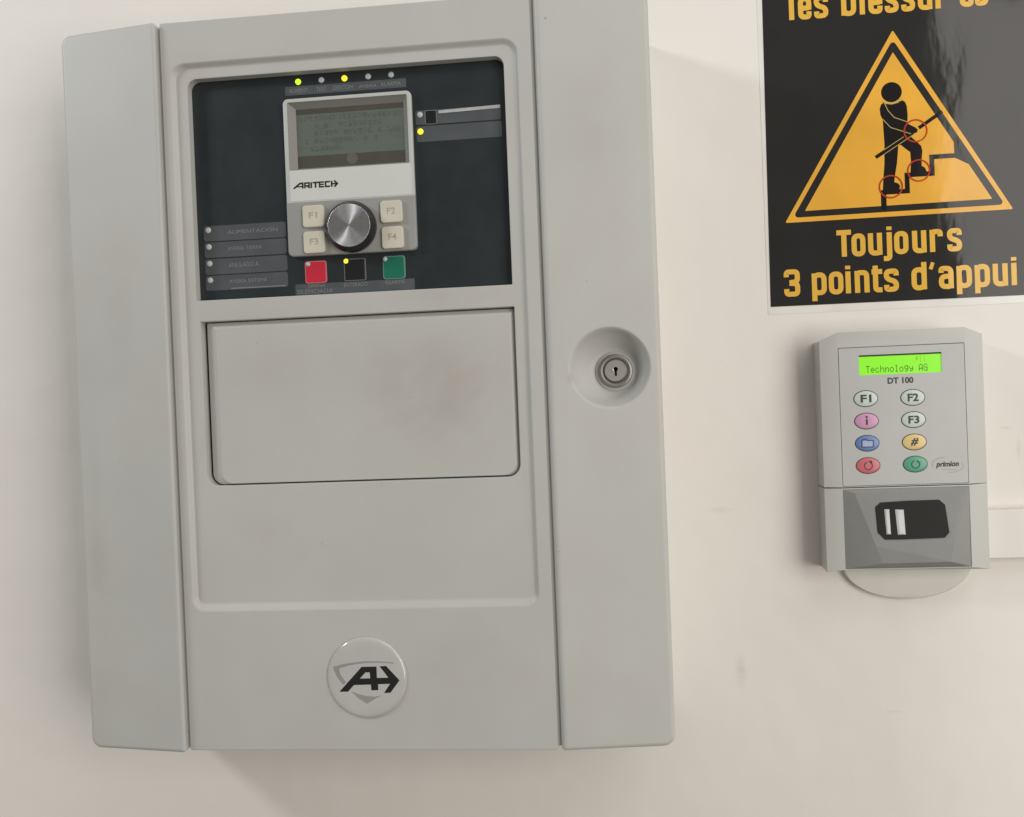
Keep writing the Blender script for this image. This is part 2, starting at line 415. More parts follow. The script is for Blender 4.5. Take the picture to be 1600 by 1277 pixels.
# side covers, sloping back towards the wall
def cover(x_in, x_out, h_in, h_out, z0, z1, b_in, hole=None):
    sgn = 1 if x_out > x_in else -1
    hx = lambda x: h_in + (h_out - h_in) * (x - x_in) / (x_out - x_in)
    mb = MB(((x_in + x_out) / 2, (z0 + z1) / 2, 90))
    rings = []; seg = 7; b = 3.2
    def loop(i_in, i):
        L, Rr = (x_in + i_in, x_out - i) if sgn > 0 else (x_out + i, x_in - i_in)
        r_o, r_i = max(0.4, 7.5 - i), max(0.3, 2.6 - i)
        rad = (r_i, r_o, r_o, r_i) if sgn > 0 else (r_o, r_i, r_i, r_o)
        return rrect(L, z0 + i, Rr, z1 - i, rad, 7)
    rings.append(mb.ring(loop(0, 0), 0)); rings.append(mb.ring(loop(0, 0), 70))
    for k in range(seg + 1):
        a = math.pi / 2 * k / seg; c, s = 1 - math.cos(a), 1 - math.sin(a)
        lp = loop(b_in * c, b * c)
        rings.append(mb.ring(lp, lambda x, z: hx(x) - s * (b + (b_in - b) * max(0, 1 - abs(x - x_in) / 10))))
    for a, c in zip(rings, rings[1:]): mb.bridge(a, c)
    if hole is None: mb.cap(rings[-1])
    else:
        (ox, oz, orad), (bx, bz, brad, bh) = hole
        n = 64; prev = mb.ring(circ(ox, oz, orad + 1.5, n), lambda x, z: hx(x)); mb.fill([rings[-1], prev])
        for k in range(1, 13):
            t = k / 12
            q = t ** 1.15
            X, Zc, rad = ox + (bx - ox) * q, oz + (bz - oz) * q, orad + 1.5 + (brad + 1.2 - orad - 1.5) * (t ** 0.9)
            s = 1 - (1 - t) ** 1.55 if t > 0.2 else t * t * 7.3
            cur = mb.ring(circ(X, Zc, rad, n), lambda x, z: hx(x) * (1 - s) + bh * s)
            mb.bridge(prev, cur); prev = cur
        for rad, hh_ in ((13.4, bh), (13.1, bh + 1.0), (12.6, bh + 1.4), (10.5, bh + 1.4)):
            inner = mb.ring(circ(bx, bz, rad, n), hh_); mb.bridge(prev, inner); prev = inner
        inner2 = mb.ring(circ(bx, bz, 10.5, n), bh - 8); mb.bridge(inner, inner2)
    return mb
lc = cover(-294.3, -368.2, 101, 90.8, -234.0, 266.5, 2.4); lc.plate(-296, -231, -291, 263.5, 0.2, 0, 94.5, 0, n=1); lc.obj('side_cover', 'shell', T, sharp=60)
rc = cover(-36.0, 39.2, 100.4, 91, -233.6, 266.5, 4.6, ((5.3, 18.3, 26.0), (9.1, 16.0, 12.8, 78))); rc.plate(-39.5, -231, -34, 263.5, 0.2, 0, 95.2, 0, n=1); rc.obj('side_cover', 'shell_right', T, sharp=60)

# key lock at the bottom of its bowl
mb = MB((9.1, 16.4, 86)); mb.lathe(9.1, 16.2, [(11.4, 73), (11.4, 80.8), (11.0, 81.5), (9.9, 81.9), (8.6, 81.7), (7.9, 80.6), (7.4, 80.4)], 56, close=False)
lock = mb.obj('lock', 'lockmetal', T, sharp=25)
mb = MB((9.1, 16.4, 86)); n = 56
prev = mb.ring(circ(9.1, 16.4, 7.3, n), 75); c1 = mb.ring(circ(9.1, 16.4, 7.3, n), 82.0); c2 = mb.ring(circ(9.1, 16.4, 6.9, n), 82.5)
mb.bridge(prev, c1); mb.bridge(c1, c2)
kh = arc(9.2, 17.4, 1.5, -62, 242, 20); kh = [(9.2 + 0.7, 12.8)] + kh + [(9.2 - 0.7, 12.8)]
k1 = mb.ring(kh, 82.5); k2 = mb.ring(kh, 77); mb.fill([c2, k1]); mb.cur = 1; mb.bridge(k1, k2); mb.fill([k2])
mb.cur = 0; mb.lathe(7.1, 16.9, [(0.85, 82.4), (0.8, 82.8), (0.5, 83.0), (0.2, 83.1)], 14)
mb.obj('cylinder', ['cylmetal', 'hole'], lock, sharp=25)

# round domed badge with the maker's mark
bx, bz = -165.9, -183.9
mb = MB((bx, bz, 97)); mb.lathe(bx, bz, [(28.1, 96.6), (28.1, 97.15), (27.9, 97.2), (27.6, 97.0), (27.4, 97.2), (27.0, 97.9), (26.0, 98.4), (24.6, 98.65), (22, 98.7)], 72)
badge = mb.obj('badge', 'door', T, sharp=60)
badge.data.materials.clear(); 
xb = N('glazed_badge'); badge_m = xb.set(xb.mix(xb.ramp(xb.noise(40, 3), 0.3, 0.7), tuple(v * 0.98 for v in G), tuple(v * 1.03 for v in G)), 0.12, spec=0.6, coat=0.3); M['badge'] = badge_m
badge.data.materials.append(badge_m)
mb = MB((bx, bz, 98.7))
mb.prism([(-188.7, -176.0), (-179.7, -173.9), (-167.4, -172.4), (-156, -172.6), (-146.6, -173.5), (-146.6, -174.3), (-156, -173.5), (-166.4, -173.7), (-177.5, -175.1), (-184.3, -177.2), (-183.7, -180.9), (-180.0, -186.7), (-182.0, -188.2), (-186.2, -182.8)], 98.5, 98.72)
mb.prism([(-177.1, -192.2), (-172, -194.4), (-167.3, -195.8), (-160.7, -196.5), (-155.7, -195.6), (-161.9, -198.8), (-165.9, -201.2), (-171.8, -197.6)], 98.5, 98.72)
mb.obj('shield', 'shade', badge, smooth=False)
mb = MB((bx, bz, 98.8))
a = mb.ring([(-184.7, -192.9), (-178.8, -192.9), (-174.5, -188.4), (-162.8, -188.2), (-162.6, -192.1), (-157.9, -192.0), (-157.9, -188.0), (-149.6, -187.8), (-154.0, -194.0), (-149.6, -193.8), (-143.1, -185.5), (-151.9, -175.8), (-156.3, -175.9), (-150.6, -183.7), (-158.5, -183.8), (-158.5, -176.1), (-168.7, -176.2)], 98.82)
b = mb.ring([(-170.3, -184.1), (-163.1, -184.0), (-163.2, -180.0), (-166.2, -179.9)], 98.82)
mb.fill([a, b]); mb.obj('emblem', 'ink', badge, smooth=False)

# ---- dark operator window
HM = 87.5
mb = MB((-166, 152, 87)); mb.plate(-275.3, 76.3, -57.1, 227.7, (0.5, 0.5, 6.3, 6.3), 86.2, HM); mb.obj('control_panel', 'membrane', T)
def strip(name, x0, z0, x1, z1, r, h, mat='pill', t=0.12):
    m = MB(((x0 + x1) / 2, (z0 + z1) / 2, HM)); m.plate(x0, z0, x1, z1, r, HM, HM + t, 0, n=4); return m.obj(name, mat, T, smooth=False)
top = strip('label_strip', -208.7, 214.0, -124.3, 220.0, 0.3, HM)
for s, xa, xb_ in (('ALIMENT.', -206, -192), ('TEST', -187, -179.5), ('DESCON.', -175, -160.5), ('AVERÍA', -157, -144.5), ('ALARMA', -142, -128)):
    lettering(s, xa, 215.6, xb_, 218.4, HM + 0.2, 'print', top)
led = MB((-199.3, 223.0, HM)); led.lathe(-199.3, 223.0, [(2.05, HM), (2.0, HM + 0.5), (1.5, HM + 0.95), (0.6, HM + 1.15)], 20)
led_g = led.obj('indicator_led', 'ledgreen', T, sharp=70); led_g['label'] = 'lit yellow green indicator lamp'
def led_at(x, z, m, r=None):
    o = twin(led_g, (x, z, HM), T); o.data = LM[m]
    if 'label' in o: del o['label']
    return o
LM = {'ledgreen': led_g.data}
for m in ('ledyellow', 'ledoff'):
    LM[m] = led_g.data.copy(); LM[m].materials.clear(); LM[m].materials.append(M[m])
led_at(-183.0, 223.0, 'ledoff'); led_at(-166.8, 223.0, 'ledyellow'); led_at(-150.4, 223.0, 'ledoff'); led_at(-134.5, 223.0, 'ledoff')
for i, (za, zb, s, zl) in enumerate(((117.6, 128.2, 'ALIMENTACIÓN', 125.3), (106.2, 116.8, 'AVERÍA TIERRA', 113.7), (94.5, 105.3, 'ANULADO A.', 102.2), (83.5, 93.8, 'AVERÍA SISTEMA', 90.7))):
    p = strip('zone_strip', -270.9, za, -212.2, zb, 1.6, HM)
    w = (36, 24, 22, 27)[i]; lettering(s, -254, za + 4.4, -254 + w, za + 7.6, HM + 0.2, 'print', p)
    if i == 3: strip('paper_edge', -253, 84.0, -214, 84.7, 0.2, HM, 'print', 0.2)
    led_at(-267.7, zl, 'ledoff')
p1 = strip('zone_strip', -118.8, 187.8, -60.7, 197.4, 1.2, HM); p2 = strip('zone_strip', -118.6, 176.2, -60.4, 186.8, 1.4, HM)
m = MB((-82, 196.5, HM)); a = m.ring([(-103, 194.6), (-61, 195.4), (-61, 197.6), (-103, 196.6)], HM + 0.12); b = m.ring([(-103, 194.6), (-61, 195.4), (-61, 197.6), (-103, 196.6)], HM + 0.42); m.bridge(a, b); m.cap(b)
m.obj('paper_insert', 'paper', T, smooth=False)
led_at(-115.8, 194.6, 'ledoff'); led_at(-115.8, 183.3, 'ledyellow')
def key(name, cx_, cz_, w, hgt, r, mat, rim, rw, t=0.9):
    m = MB((cx_, cz_, HM)); m.cur = 1; m.plate(cx_ - w / 2, cz_ - hgt / 2, cx_ + w / 2, cz_ + hgt / 2, r, HM, HM + t * 0.55, 0.3)
    m.cur = 0; m.plate(cx_ - w / 2 + rw, cz_ - hgt / 2 + rw, cx_ + w / 2 - rw, cz_ + hgt / 2 - rw, max(0.4, r - rw * .6), HM, HM + t, 0.35)
    return m.obj(name, [mat, rim], T, sharp=40)
key('push_button', -108.3, 192.5, 8.6, 9.8, 1.3, 'black', 'blackrim', 0.6, 0.5)
bot = strip('label_strip', -207.3, 77.0, -124.0, 84.6, 0.3, HM)
lettering('SIRENA', -198, 82.0, -186, 84.2, HM + 0.2, 'print', bot); lettering('SILENCIADA', -206, 78.0, -181, 80.8, HM + 0.2, 'print', bot)
lettering('ENTERADO', -173, 81.2, -156.5, 83.9, HM + 0.2, 'print', bot); lettering('REARME', -144, 81.4, -130.5, 84.0, HM + 0.2, 'print', bot)
b = key('push_button', -192.3, 92.4, 15.4, 15.4, 1.9, 'red', 'redrim', 0.8); b['label'] = 'red push button'
b = key('push_button', -164.9, 92.6, 15.4, 15.4, 1.0, 'black', 'blackrim', 0.75); b['label'] = 'black push button'
b = key('push_button', -137.7, 92.7, 15.6, 15.8, 1.9, 'green', 'greenrim', 0.8); b['label'] = 'green push button'
for x, z, mname in ((-197.4, 97.9, 'ledoff'), (-170.8, 98.6, 'ledyellow'), (-143.6, 98.5, 'ledoff')):
    o = led_at(x, z, mname); o.scale = (0.85, 1.5, 0.85)

# ---- grey operator module with screen, knob and four function buttons
HT = 91.0
mb = MB((-165.3, 157, HM)); n = 6
rings = [mb.ring(rrect(-210.0, 103.4, -120.8, 210.8, 3.6, n), HM)]
for k in range(4):
    a = math.pi / 2 * k / 3; i = 1.1 * (1 - math.cos(a)); rings.append(mb.ring(rrect(-210.0 + i, 103.4 + i, -120.8 - i, 210.8 - i, 3.6 - i, n), HT - 1.1 * (1 - math.sin(a))))
for a, b in zip(rings, rings[1:]): mb.bridge(a, b)
scr = mb.ring(rrect(-206.8, 162.0, -123.6, 208.2, (0.3, 0.3, 1.2, 1.2), 4), HT)
mb.cur = 0; mb.fill([rings[-1], scr])
mb.cur = 1; s2 = mb.ring(rrect(-206.6, 162.15, -123.8, 208.0, (0.3, 0.3, 1.0, 1.0), 4), HT - 0.4); mb.bridge(scr, s2)
s3 = mb.ring(rrect(-201.7, 163.6, -126.8, 204.0, 0.2, 4), HM + 0.3); mb.bridge(s2, s3)
mod = mb.obj('display_module', ['rim', 'slope'], T, sharp=35)
mb = MB((-164.5, 184, HM)); mb.plate(-201.9, 163.4, -126.6, 204.2, 0.1, HM + 0.05, HM + 0.32); screen = mb.obj('screen', 'lcd', mod, smooth=False)
mb = MB((-164.5, 184, HM + 0.4))
mb.plate(-201.6, 200.3, -126.9, 203.9, 0.05, HM + 0.32, HM + 0.42, n=1); mb.plate(-201.6, 163.7, -126.9, 171.8, 0.05, HM + 0.32, HM + 0.42, n=1)
mb.cur = 1; mb.prism(circ(-163.6, 168.4, 3.9, 28), HM + 0.42, HM + 0.46)
mb.obj('screen_border', ['lcdframe', 'lcdspot'], mod, smooth=False)
mb = MB((-164.5, 184, HM + 0.4)); rs = random.Random(3)
for row, (za, n0, n1) in enumerate(((195.6, 0, 21), (190.2, 3, 17), (185.0, 2, 21), (179.8, 1, 16), (174.6, 1, 9))):
    for c_ in range(n0, n1):
        if rs.random() < 0.18: continue
        for k_ in range(5):
            for r_ in range(7):
                if rs.random() < 0.42:
                    x = -199.4 + c_ * 3.4 + k_ * 0.55; z = za + r_ * 0.5
                    mb.face(mb.p(x, z, HM + 0.36), mb.p(x + .5, z, HM + 0.36), mb.p(x + .5, z + .45, HM + 0.36), mb.p(x, z + .45, HM + 0.36))
ds = mb.obj('display_dots', 'lcddots', mod, smooth=False); ds['kind'] = 'stuff'
mb = MB((-164.5, 151, HT)); mb.plate(-207.0, 140.8, -122.3, 161.6, (0.4, 1.2, 0.2, 0.2), HT - 0.1, HT + 0.12, n=3); white = mb.obj('maker_label', 'white', mod, smooth=False)
mb = MB((-164.5, 122, HT)); mb.plate(-210.15, 103.25, -120.65, 140.7, (3.6, 3.6, 0.2, 0.2), HM, HT + 0.06, 1.0, 3, n=4); mb.obj('keypad_field', 'module', mod, smooth=False)

# extended italic maker's name ending in an arrow
mb = MB((-189, 151, HT + 0.14)); hh = [HT + 0.15]
def seg(path, w=0.85):
    hh[0] += 0.004; w *= 1.25; mb.stroke([(-204.4 + x * 1.0, 149.15 + z * 1.02) for x, z in path], w, hh[0])
seg([(0.0, 0.2), (4.6, 3.5), (6.4, 3.5), (6.4, 0.0)], 0.95); seg([(2.4, 1.35), (6.4, 1.35)], 0.7)
seg([(7.9, 0.0), (7.9, 3.5), (10.9, 3.5), (10.9, 1.6), (7.9, 1.6)]); seg([(9.4, 1.6), (11.4, 0.0)])
seg([(12.4, 0.0), (12.4, 3.9)], 0.95); seg([(13.4, 3.5), (17.6, 3.5)]); seg([(15.4, 3.5), (15.4, 0.0)], 0.95)
seg([(21.4, 3.5), (18.2, 3.5), (18.2, 0.4), (21.4, 0.4)]); seg([(18.2, 1.95), (21.2, 1.95)], 0.7)
seg([(25.6, 3.5), (22.4, 3.5), (22.4, 0.4), (25.6, 0.4)])
seg([(26.7, 0.0), (26.7, 3.9)], 0.95); seg([(26.7, 1.95), (30.4, 1.95)], 0.8); seg([(28.5, 4.0), (30.6, 1.95), (28.5, -0.1)], 0.95)
mb.obj('lettering', 'ink', white, smooth=False)
for s, x, z in (('F1', -191.1, 129.7), ('F3', -191.2, 112.0), ('F2', -137.1, 129.7), ('F4', -136.9, 112.2)):
    m = MB((x, z, HT)); m.plate(x - 7.5, z - 7.5, x + 7.5, z + 7.5, 2.2, HT, HT + 2.0, 0.8, 4); fb = m.obj('function_button', 'button', mod, sharp=50)
    m2 = lettering(s, x - 2.9, z - 1.8, x + 2.9, z + 2.6, HT + 2.03, 'buttonink', mod, 0.02)
kx, kz = -164.9, 120.9
mb = MB((kx, kz, HT)); mb.lathe(kx, kz, [(17.3, HT), (17.3, HT + 3.2), (17.0, HT + 4.2), (16.3, HT + 5.0), (14.9, HT + 7.6), (14.5, HT + 7.9)], 72)
knob = mb.obj('knob', 'knobside', T, sharp=50)
mb = MB((kx, kz, HT + 7.9)); rr = [mb.ring(circ(kx, kz, r, 72), HT + h) for r, h in ((14.5, 7.85), (14.2, 8.05), (9, 8.02), (4, 8.0), (0.6, 8.0))]
for a, b in zip(rr, rr[1:]): mb.bridge(a, b)
mb.cap(rr[-1]); mb.obj('knob_face', 'spun', knob, sharp=60)

# ------------------------------------------------------------------ fingerprint reader
R = thing('fingerprint_reader', 'small pale grey access terminal with green screen and oval keys under the poster', 'fingerprint reader', (212, -131, 0))
def shell(mb, z_top_front, z_top_out, z_bot_front, z_bot_out, hole=None):
    X = [(155.6, 2), (154.2, 29.6), (166.3, 32), (252.6, 32), (265.6, 29.2), (264.6, 2)]
    zt = [z_top_out, z_top_out, z_top_front, z_top_front, z_top_out + .6, z_top_out + .6]; zb = [z_bot_out, z_bot_out, z_bot_front, z_bot_front, z_bot_out, z_bot_out]
    t = [mb.p(x, z, h) for (x, h), z in zip(X, zt)]; b = [mb.p(x, z, h) for (x, h), z in zip(X, zb)]
    for i in range(5):
        if i == 2: continue
        mb.face(b[i], b[i + 1], t[i + 1], t[i])
    mb.face(*t); mb.face(*reversed(b))
    if hole is None: mb.face(b[2], b[3], t[3], t[2])
    else:
        lp = mb.ring(hole, 32); mb.fill([[b[2], b[3], t[3], t[2]], lp])
        l2 = mb.ring(hole, 29.5); mb.bridge(lp, l2); mb.cap(l2)
mb = MB((212, -17, 16)); shell(mb, 38.1, 32.2, -71.9, -71.7, rrect(166.6, -71.3, 252.35, 27.0, 0.5, 2)); sh = mb.obj('upper_housing', 'reader', R, sharp=20)
bv = sh.modifiers.new('soft_edge', 'BEVEL'); bv.width = 0.0005; bv.segments = 2; bv.limit_method = 'ANGLE'; bv.angle_limit = math.radians(25)
mb = MB((212, -72, 10)); mb.plate(157.5, -130.0, 262.5, 30, 1, 0, 27.0, 0); mb.obj('reader_core', 'gap', R, smooth=False)
# keypad foil with the screen cut out of it
mb = MB((209, -22, 31)); a0 = mb.ring(rrect(166.95, -70.9, 252.0, 26.6, 0.5, 3), 29.6); a1 = mb.ring(rrect(166.95, -70.9, 252.0, 26.6, 0.5, 3), 32.05)
d1 = mb.ring(rrect(180.7, 7.1, 236.8, 21.2, 0.3, 2), 32.05); d0 = mb.ring(rrect(180.7, 7.1, 236.8, 21.2, 0.3, 2), 30.9)
mb.bridge(a0, a1); mb.fill([a1, d1]); mb.bridge(d1, d0); foil = mb.obj('keypad', 'panel', R, sharp=20)
mb = MB((208.7, 14, 31)); mb.plate(180.4, 6.8, 237.1, 21.5, 0.2, 30.2, 30.9); gs = mb.obj('screen', 'backlight', R, smooth=False)
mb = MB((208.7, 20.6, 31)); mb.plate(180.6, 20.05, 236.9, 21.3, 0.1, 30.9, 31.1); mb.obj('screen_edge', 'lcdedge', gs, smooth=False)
PIX = {'T': '11111 00100 00100 00100 00100 00100 00100', 'e': '00000 00000 01110 10001 11111 10000 01110', 'c': '00000 00000 01110 10000 10000 10001 01110',
       'h': '10000 10000 10110 11001 10001 10001 10001', 'n': '00000 00000 10110 11001 10001 10001 10001', 'o': '00000 00000 01110 10001 10001 10001 01110',
       'l': '01100 00100 00100 00100 00100 00100 01110', 'g': '00000 01111 10001 10001 01111 00001 01110', 'y': '00000 00000 10001 10001 01111 00001 01110',
       'A': '01110 10001 10001 10001 11111 10001 10001', 'G': '01110 10001 10000 10111 10001 10001 01111', ' ': '00000 ' * 6 + '00000',
       '|': '00100 00100 00100 00100 00100 00100 00100', 'i': '00100 00000 01100 00100 00100 00100 01110', '+': '00000 00100 00110 01110 00110 00100 00000'}
def pixels(text, x0, z0, pitch, px, pz, h, mat, parent):
    m = MB((x0, z0, h))
    for i, ch in enumerate(text):
        for r_, row in enumerate(PIX[ch].split()):
            for c_, v in enumerate(row):
                if v == '1':
                    x = x0 + i * pitch + c_ * px; z = z0 + (6 - r_) * pz
                    m.face(m.p(x, z, h), m.p(x + px * .93, z, h), m.p(x + px * .93, z + pz * .93, h), m.p(x, z + pz * .93, h))
    return m.obj('lettering', mat, parent, smooth=False)
pixels('Technology AG', 185.6, 8.6, 3.27, 0.53, 0.70, 31.0, 'lcdink', gs)
pixels('+||', 185.6 + 3.27 * 10.2, 15.0, 2.6, 0.53, 0.70, 31.0, 'lcdghost', gs)
lettering('DT 100', 199.7, 0.2, 217.3, 4.7, 32.12, 'darkink', foil, 0.04)
# oval keys
def oval(cx_, cz_, mat):
    m = MB((cx_, cz_, 32)); n = 44
    m.cur = 1; rr = [m.ring(circ(cx_, cz_, 8.4, n, 5.9), 32.0), m.ring(circ(cx_, cz_, 8.4, n, 5.9), 32.25), m.ring(circ(cx_, cz_, 7.85, n, 5.35), 32.35)]
    for a, b in zip(rr, rr[1:]): m.bridge(a, b)
    m.cur = 0; r2 = [rr[-1]] + [m.ring(circ(cx_, cz_, 7.85 * q, n, 5.35 * q), hh_) for q, hh_ in ((0.93, 32.55), (0.75, 32.8), (0.5, 32.95), (0.2, 33.0))]
    for a, b in zip(r2, r2[1:]): m.bridge(a, b)
    m.cap(r2[-1]); return m.obj('key', [mat, 'darkink'], R, sharp=60)
KH = 33.1
for s, cx_, cz_, mt in (('F1', 184.4, -9.5, 'kF'), ('F2', 216.4, -9.9, 'kF'), ('F3', 216.4, -25.5, 'kF'), ('#', 216.4, -41.2, 'kY')):
    k = oval(cx_, cz_, mt); k['label'] = {'#': 'yellow oval key with a hash sign'}.get(s, 'pale oval key marked ' + s)
    w = 3.7 if s != '#' else 2.7
    lettering(s, cx_ - w, cz_ - 2.7, cx_ + w, cz_ + 2.8, KH, 'darkink', k, 0.03, 0.25 if s == '#' else 0)
k = oval(184.4, -25.3, 'kI'); k['label'] = 'pink oval key with an i'
m = MB((184.4, -25.3, KH)); m.prism(circ(184.4, -22.5, 0.8, 16), 32.9, KH); m.plate(183.75, -28.0, 185.05, -23.9, 0.2, 32.9, KH); m.obj('sign', 'darkink', k, smooth=False)
k = oval(184.4, -41.0, 'kB'); k['label'] = 'blue oval key with a folder'
m = MB((184.4, -41.2, KH)); m.cur = 1; m.plate(180.6, -43.6, 188.2, -39.2, 0.3, 32.8, KH)
m.cur = 0; m.stroke([(180.6, -43.6), (188.2, -43.6), (188.2, -39.2), (184.6, -39.2), (183.8, -38.3), (181.4, -38.3), (180.6, -39.2)], 0.6, KH + 0.05, True); m.obj('sign', ['darkink', 'kBlight'], k, smooth=False)
for cx_, mt, lab, a0, a1, tip in ((184.4, 'kR', 'red oval key with a round arrow', 60, -250, 1), (216.5, 'kG', 'green oval key with a round arrow', 105, 385, -1)):
    k = oval(cx_, -56.8, mt); k['label'] = lab
    m = MB((cx_, -56.8, KH)); pts = arc(cx_, -56.9, 2.7, a0, a1, 24); m.stroke(pts, 0.62, KH + 0.02)
    ex, ez = (pts[0] if tip > 0 else pts[-1])
    q = [(ex - 1.6, ez + 0.9), (ex + 1.3, ez - 0.7), (ex + 1.2, ez + 1.3)] if tip > 0 else [(ex - 1.6, ez + 0.3), (ex + 1.0, ez - 0.3), (ex - 1.2, ez + 1.8)]
    m.prism(q, 32.9, KH + 0.04); m.obj('sign', 'darkink', k, smooth=False)
# maker's name with two swooshes
lettering('primion', 230.5, -60.4, 246.0, -55.6, 32.12, 'darkink', foil, 0.04, 0.2)
m = MB((238, -58, 32)); m.stroke(arc(237.5, -57.2, 9.6, 95, 205, 20, 4.6), 0.38, 32.1); m.stroke(arc(239.5, -59.0, 9.4, -95, 25, 20, 4.4), 0.38, 32.1); m.stroke([(234, -61.2), (244.5, -61.4)], 0.35, 32.11)
m.obj('swoosh', 'shade', foil, smooth=False)

# lower housing with the finger scoop
mb = MB((212, -101, 16)); shell(mb, -72.5, -72.5, -130.4, -132.2, rrect(166.5, -129.9, 252.35, -73.4, 0.3, 2)); lo = mb.obj('lower_housing', 'reader', R, sharp=20)
bv = lo.modifiers.new('soft_edge', 'BEVEL'); bv.width = 0.0004; bv.segments = 2; bv.limit_method = 'ANGLE'; bv.angle_limit = math.radians(25)
mb = MB((209, -101, 30)); P = lambda x, z, h: mb.p(x, z, h)
o_ = [P(166.55, -73.5, 31.8), P(166.55, -129.85, 31.4), P(252.3, -129.85, 31.4), P(252.3, -73.5, 31.8)]
TL, ML, BL, BR, MR, MR2, TR = P(174.2, -76.0, 33.2), P(187.0, -113.4, 35.4), P(191.4, -125.9, 34.6), P(237.6, -125.7, 34.4), P(240.4, -111.6, 34.0), P(243.2, -95.5, 33.2), P(249.4, -77.3, 32.2)
mb.face(o_[0], o_[1], BL, ML, TL); mb.face(o_[1], o_[2], BR, BL); mb.face(o_[2], o_[3], TR, MR2, MR, BR); mb.face(o_[3], o_[0], TL, TR)
mb.face(TL, ML, MR, MR2, TR); mb.face(ML, BL, BR, MR)
scoop = mb.obj('finger_scoop', 'scoop', R, smooth=False)
hs = lambda x, z: 33.2 + (z + 76.4) / (-113 + 76.4) * (35.3 - 33.2) - (x - 187) / 53 * 0.9 + 0.35
mb = MB((212, -96, 31)); ol = [(188.0, -86.0), (191.6, -83.0), (210, -82.3), (231.4, -82.2), (235.2, -85.8), (237.1, -105.2), (233.8, -108.7), (205, -109.2), (193.3, -109.0), (188.7, -103.9)]
a = mb.ring(ol[::-1], lambda x, z: hs(x, z) - 0.3); b = mb.ring(ol[::-1], lambda x, z: hs(x, z) + 0.25); mb.bridge(a, b); mb.fill([b])
sen = mb.obj('sensor_window', 'sensor', R, smooth=False)
for q in ([(193.7, -87.8), (194.4, -105.4), (197.4, -105.4), (197.1, -87.8)], [(201.1, -88.1), (202.1, -105.8), (207.4, -105.8), (206.9, -88.4)]):
    mb = MB((q[0][0], -96, 31)); a = mb.ring(q, lambda x, z: hs(x, z) + 0.2); qm = sum(p_[0] for p_ in q) / 4; q2 = [(qm + (p_[0] - qm) * 0.45, p_[1] + (-0.6 if p_[1] > -96 else 0.6)) for p_ in q]; b = mb.ring(q, lambda x, z: hs(x, z) + 0.3); c = mb.ring(q2, lambda x, z: hs(x, z) + 1.0); mb.bridge(a, b); mb.bridge(b, c); mb.cap(c); mb.obj('light_bar', 'glasswhite', sen, smooth=False)
# rounded tongue below
mb = MB((215, -140, 6)); outer = [(262, -128)] ; lp = [(168.5, -128.5)] + arc(215.3, -131, 45.5, 188, 352, 28, 25.8) + [(262, -128.5)]
a = mb.ring(lp, 5); b = mb.ring(lp, 10)
lp2 = [(169.5, -128.5)] + arc(215.3, -131, 44.4, 188, 352, 28, 24.6) + [(261, -128.5)]
c = mb.ring(lp2, 11); mb.bridge(a, b); mb.bridge(b, c); mb.fill([c]); mb.obj('tongue', 'tongue', R, sharp=50)

R.location = (0.212 * 1.0088, 0.006, Z0 - 0.131 * 1.0088); R.scale = (1.0088,) * 3
# ------------------------------------------------------------------ cable trunking
mb = MB((420, -111, 0)); mb.plate(262, -128.8, 620, -93.6, 0.8, 0, 10, 1.0, 4); tr = mb.obj('cable_trunking', 'wall')
tr['label'] = 'shallow cream cable trunking painted like the wall, running right from the reader'; tr['category'] = 'cable trunking'

# ------------------------------------------------------------------ safety poster
Pn = thing('safety_poster', 'glossy black laminated safety poster with orange warning triangle and gold French words', 'poster', (220, 54, 0))
mb = MB((220, 200, 0)); mb.plate(125.0, 55.4, 321, 420, 1.5, 0, 0.25, 0.1, 2); mb.obj('laminate', 'plam', Pn, sharp=50)
hq = 0.5
mb = MB((220, 200, hq)); lp = [(127.1, 61.1), (316, 60.9), (318, 410), (130.0, 410)]
a = mb.ring(lp, 0.2); b = mb.ring(lp, hq); mb.bridge(a, b); mb.cap(b); sheet = mb.obj('print_sheet', 'pdark', Pn, smooth=False)
def tri(mb, A, B, C, r, h, n=5):
    """triangle with rounded corners"""
    out = []; P3 = [Vector(A), Vector(B), Vector(C)]
    for i in range(3):
        p, q, w = P3[i - 1], P3[i], P3[(i + 1) % 3]
        u, v = (p - q).normalized(), (w - q).normalized(); ang = u.angle(v) / 2; d = r / math.tan(ang); c = q + (u + v).normalized() * (r / math.sin(ang))
        s, e = q + u * d, q + v * d; a0 = math.atan2(s.y - c.y, s.x - c.x); a1 = math.atan2(e.y - c.y, e.x - c.x)
        da = (a1 - a0 + math.pi) % (2 * math.pi) - math.pi
        out += [(c.x + r * math.cos(a0 + da * k / n), c.y + r * math.sin(a0 + da * k / n)) for k in range(n + 1)]
    return mb.ring(out, h)
h1 = hq + 0.06
mb = MB((221, 180, h1))
a = tri(mb, (139.8, 122.9), (301.6, 123.6), (221.6, 259.4), 0.7, h1); b = tri(mb, (145.5, 126.4), (296.0, 127.2), (221.4, 252.6), 2.2, h1)
mb.fill([a, b]); c = tri(mb, (154.4, 131.0), (287.3, 131.9), (221.2, 243.3), 0.3, h1); mb.fill([c])
mb.obj('warning_triangle', 'pgold', Pn, smooth=False)
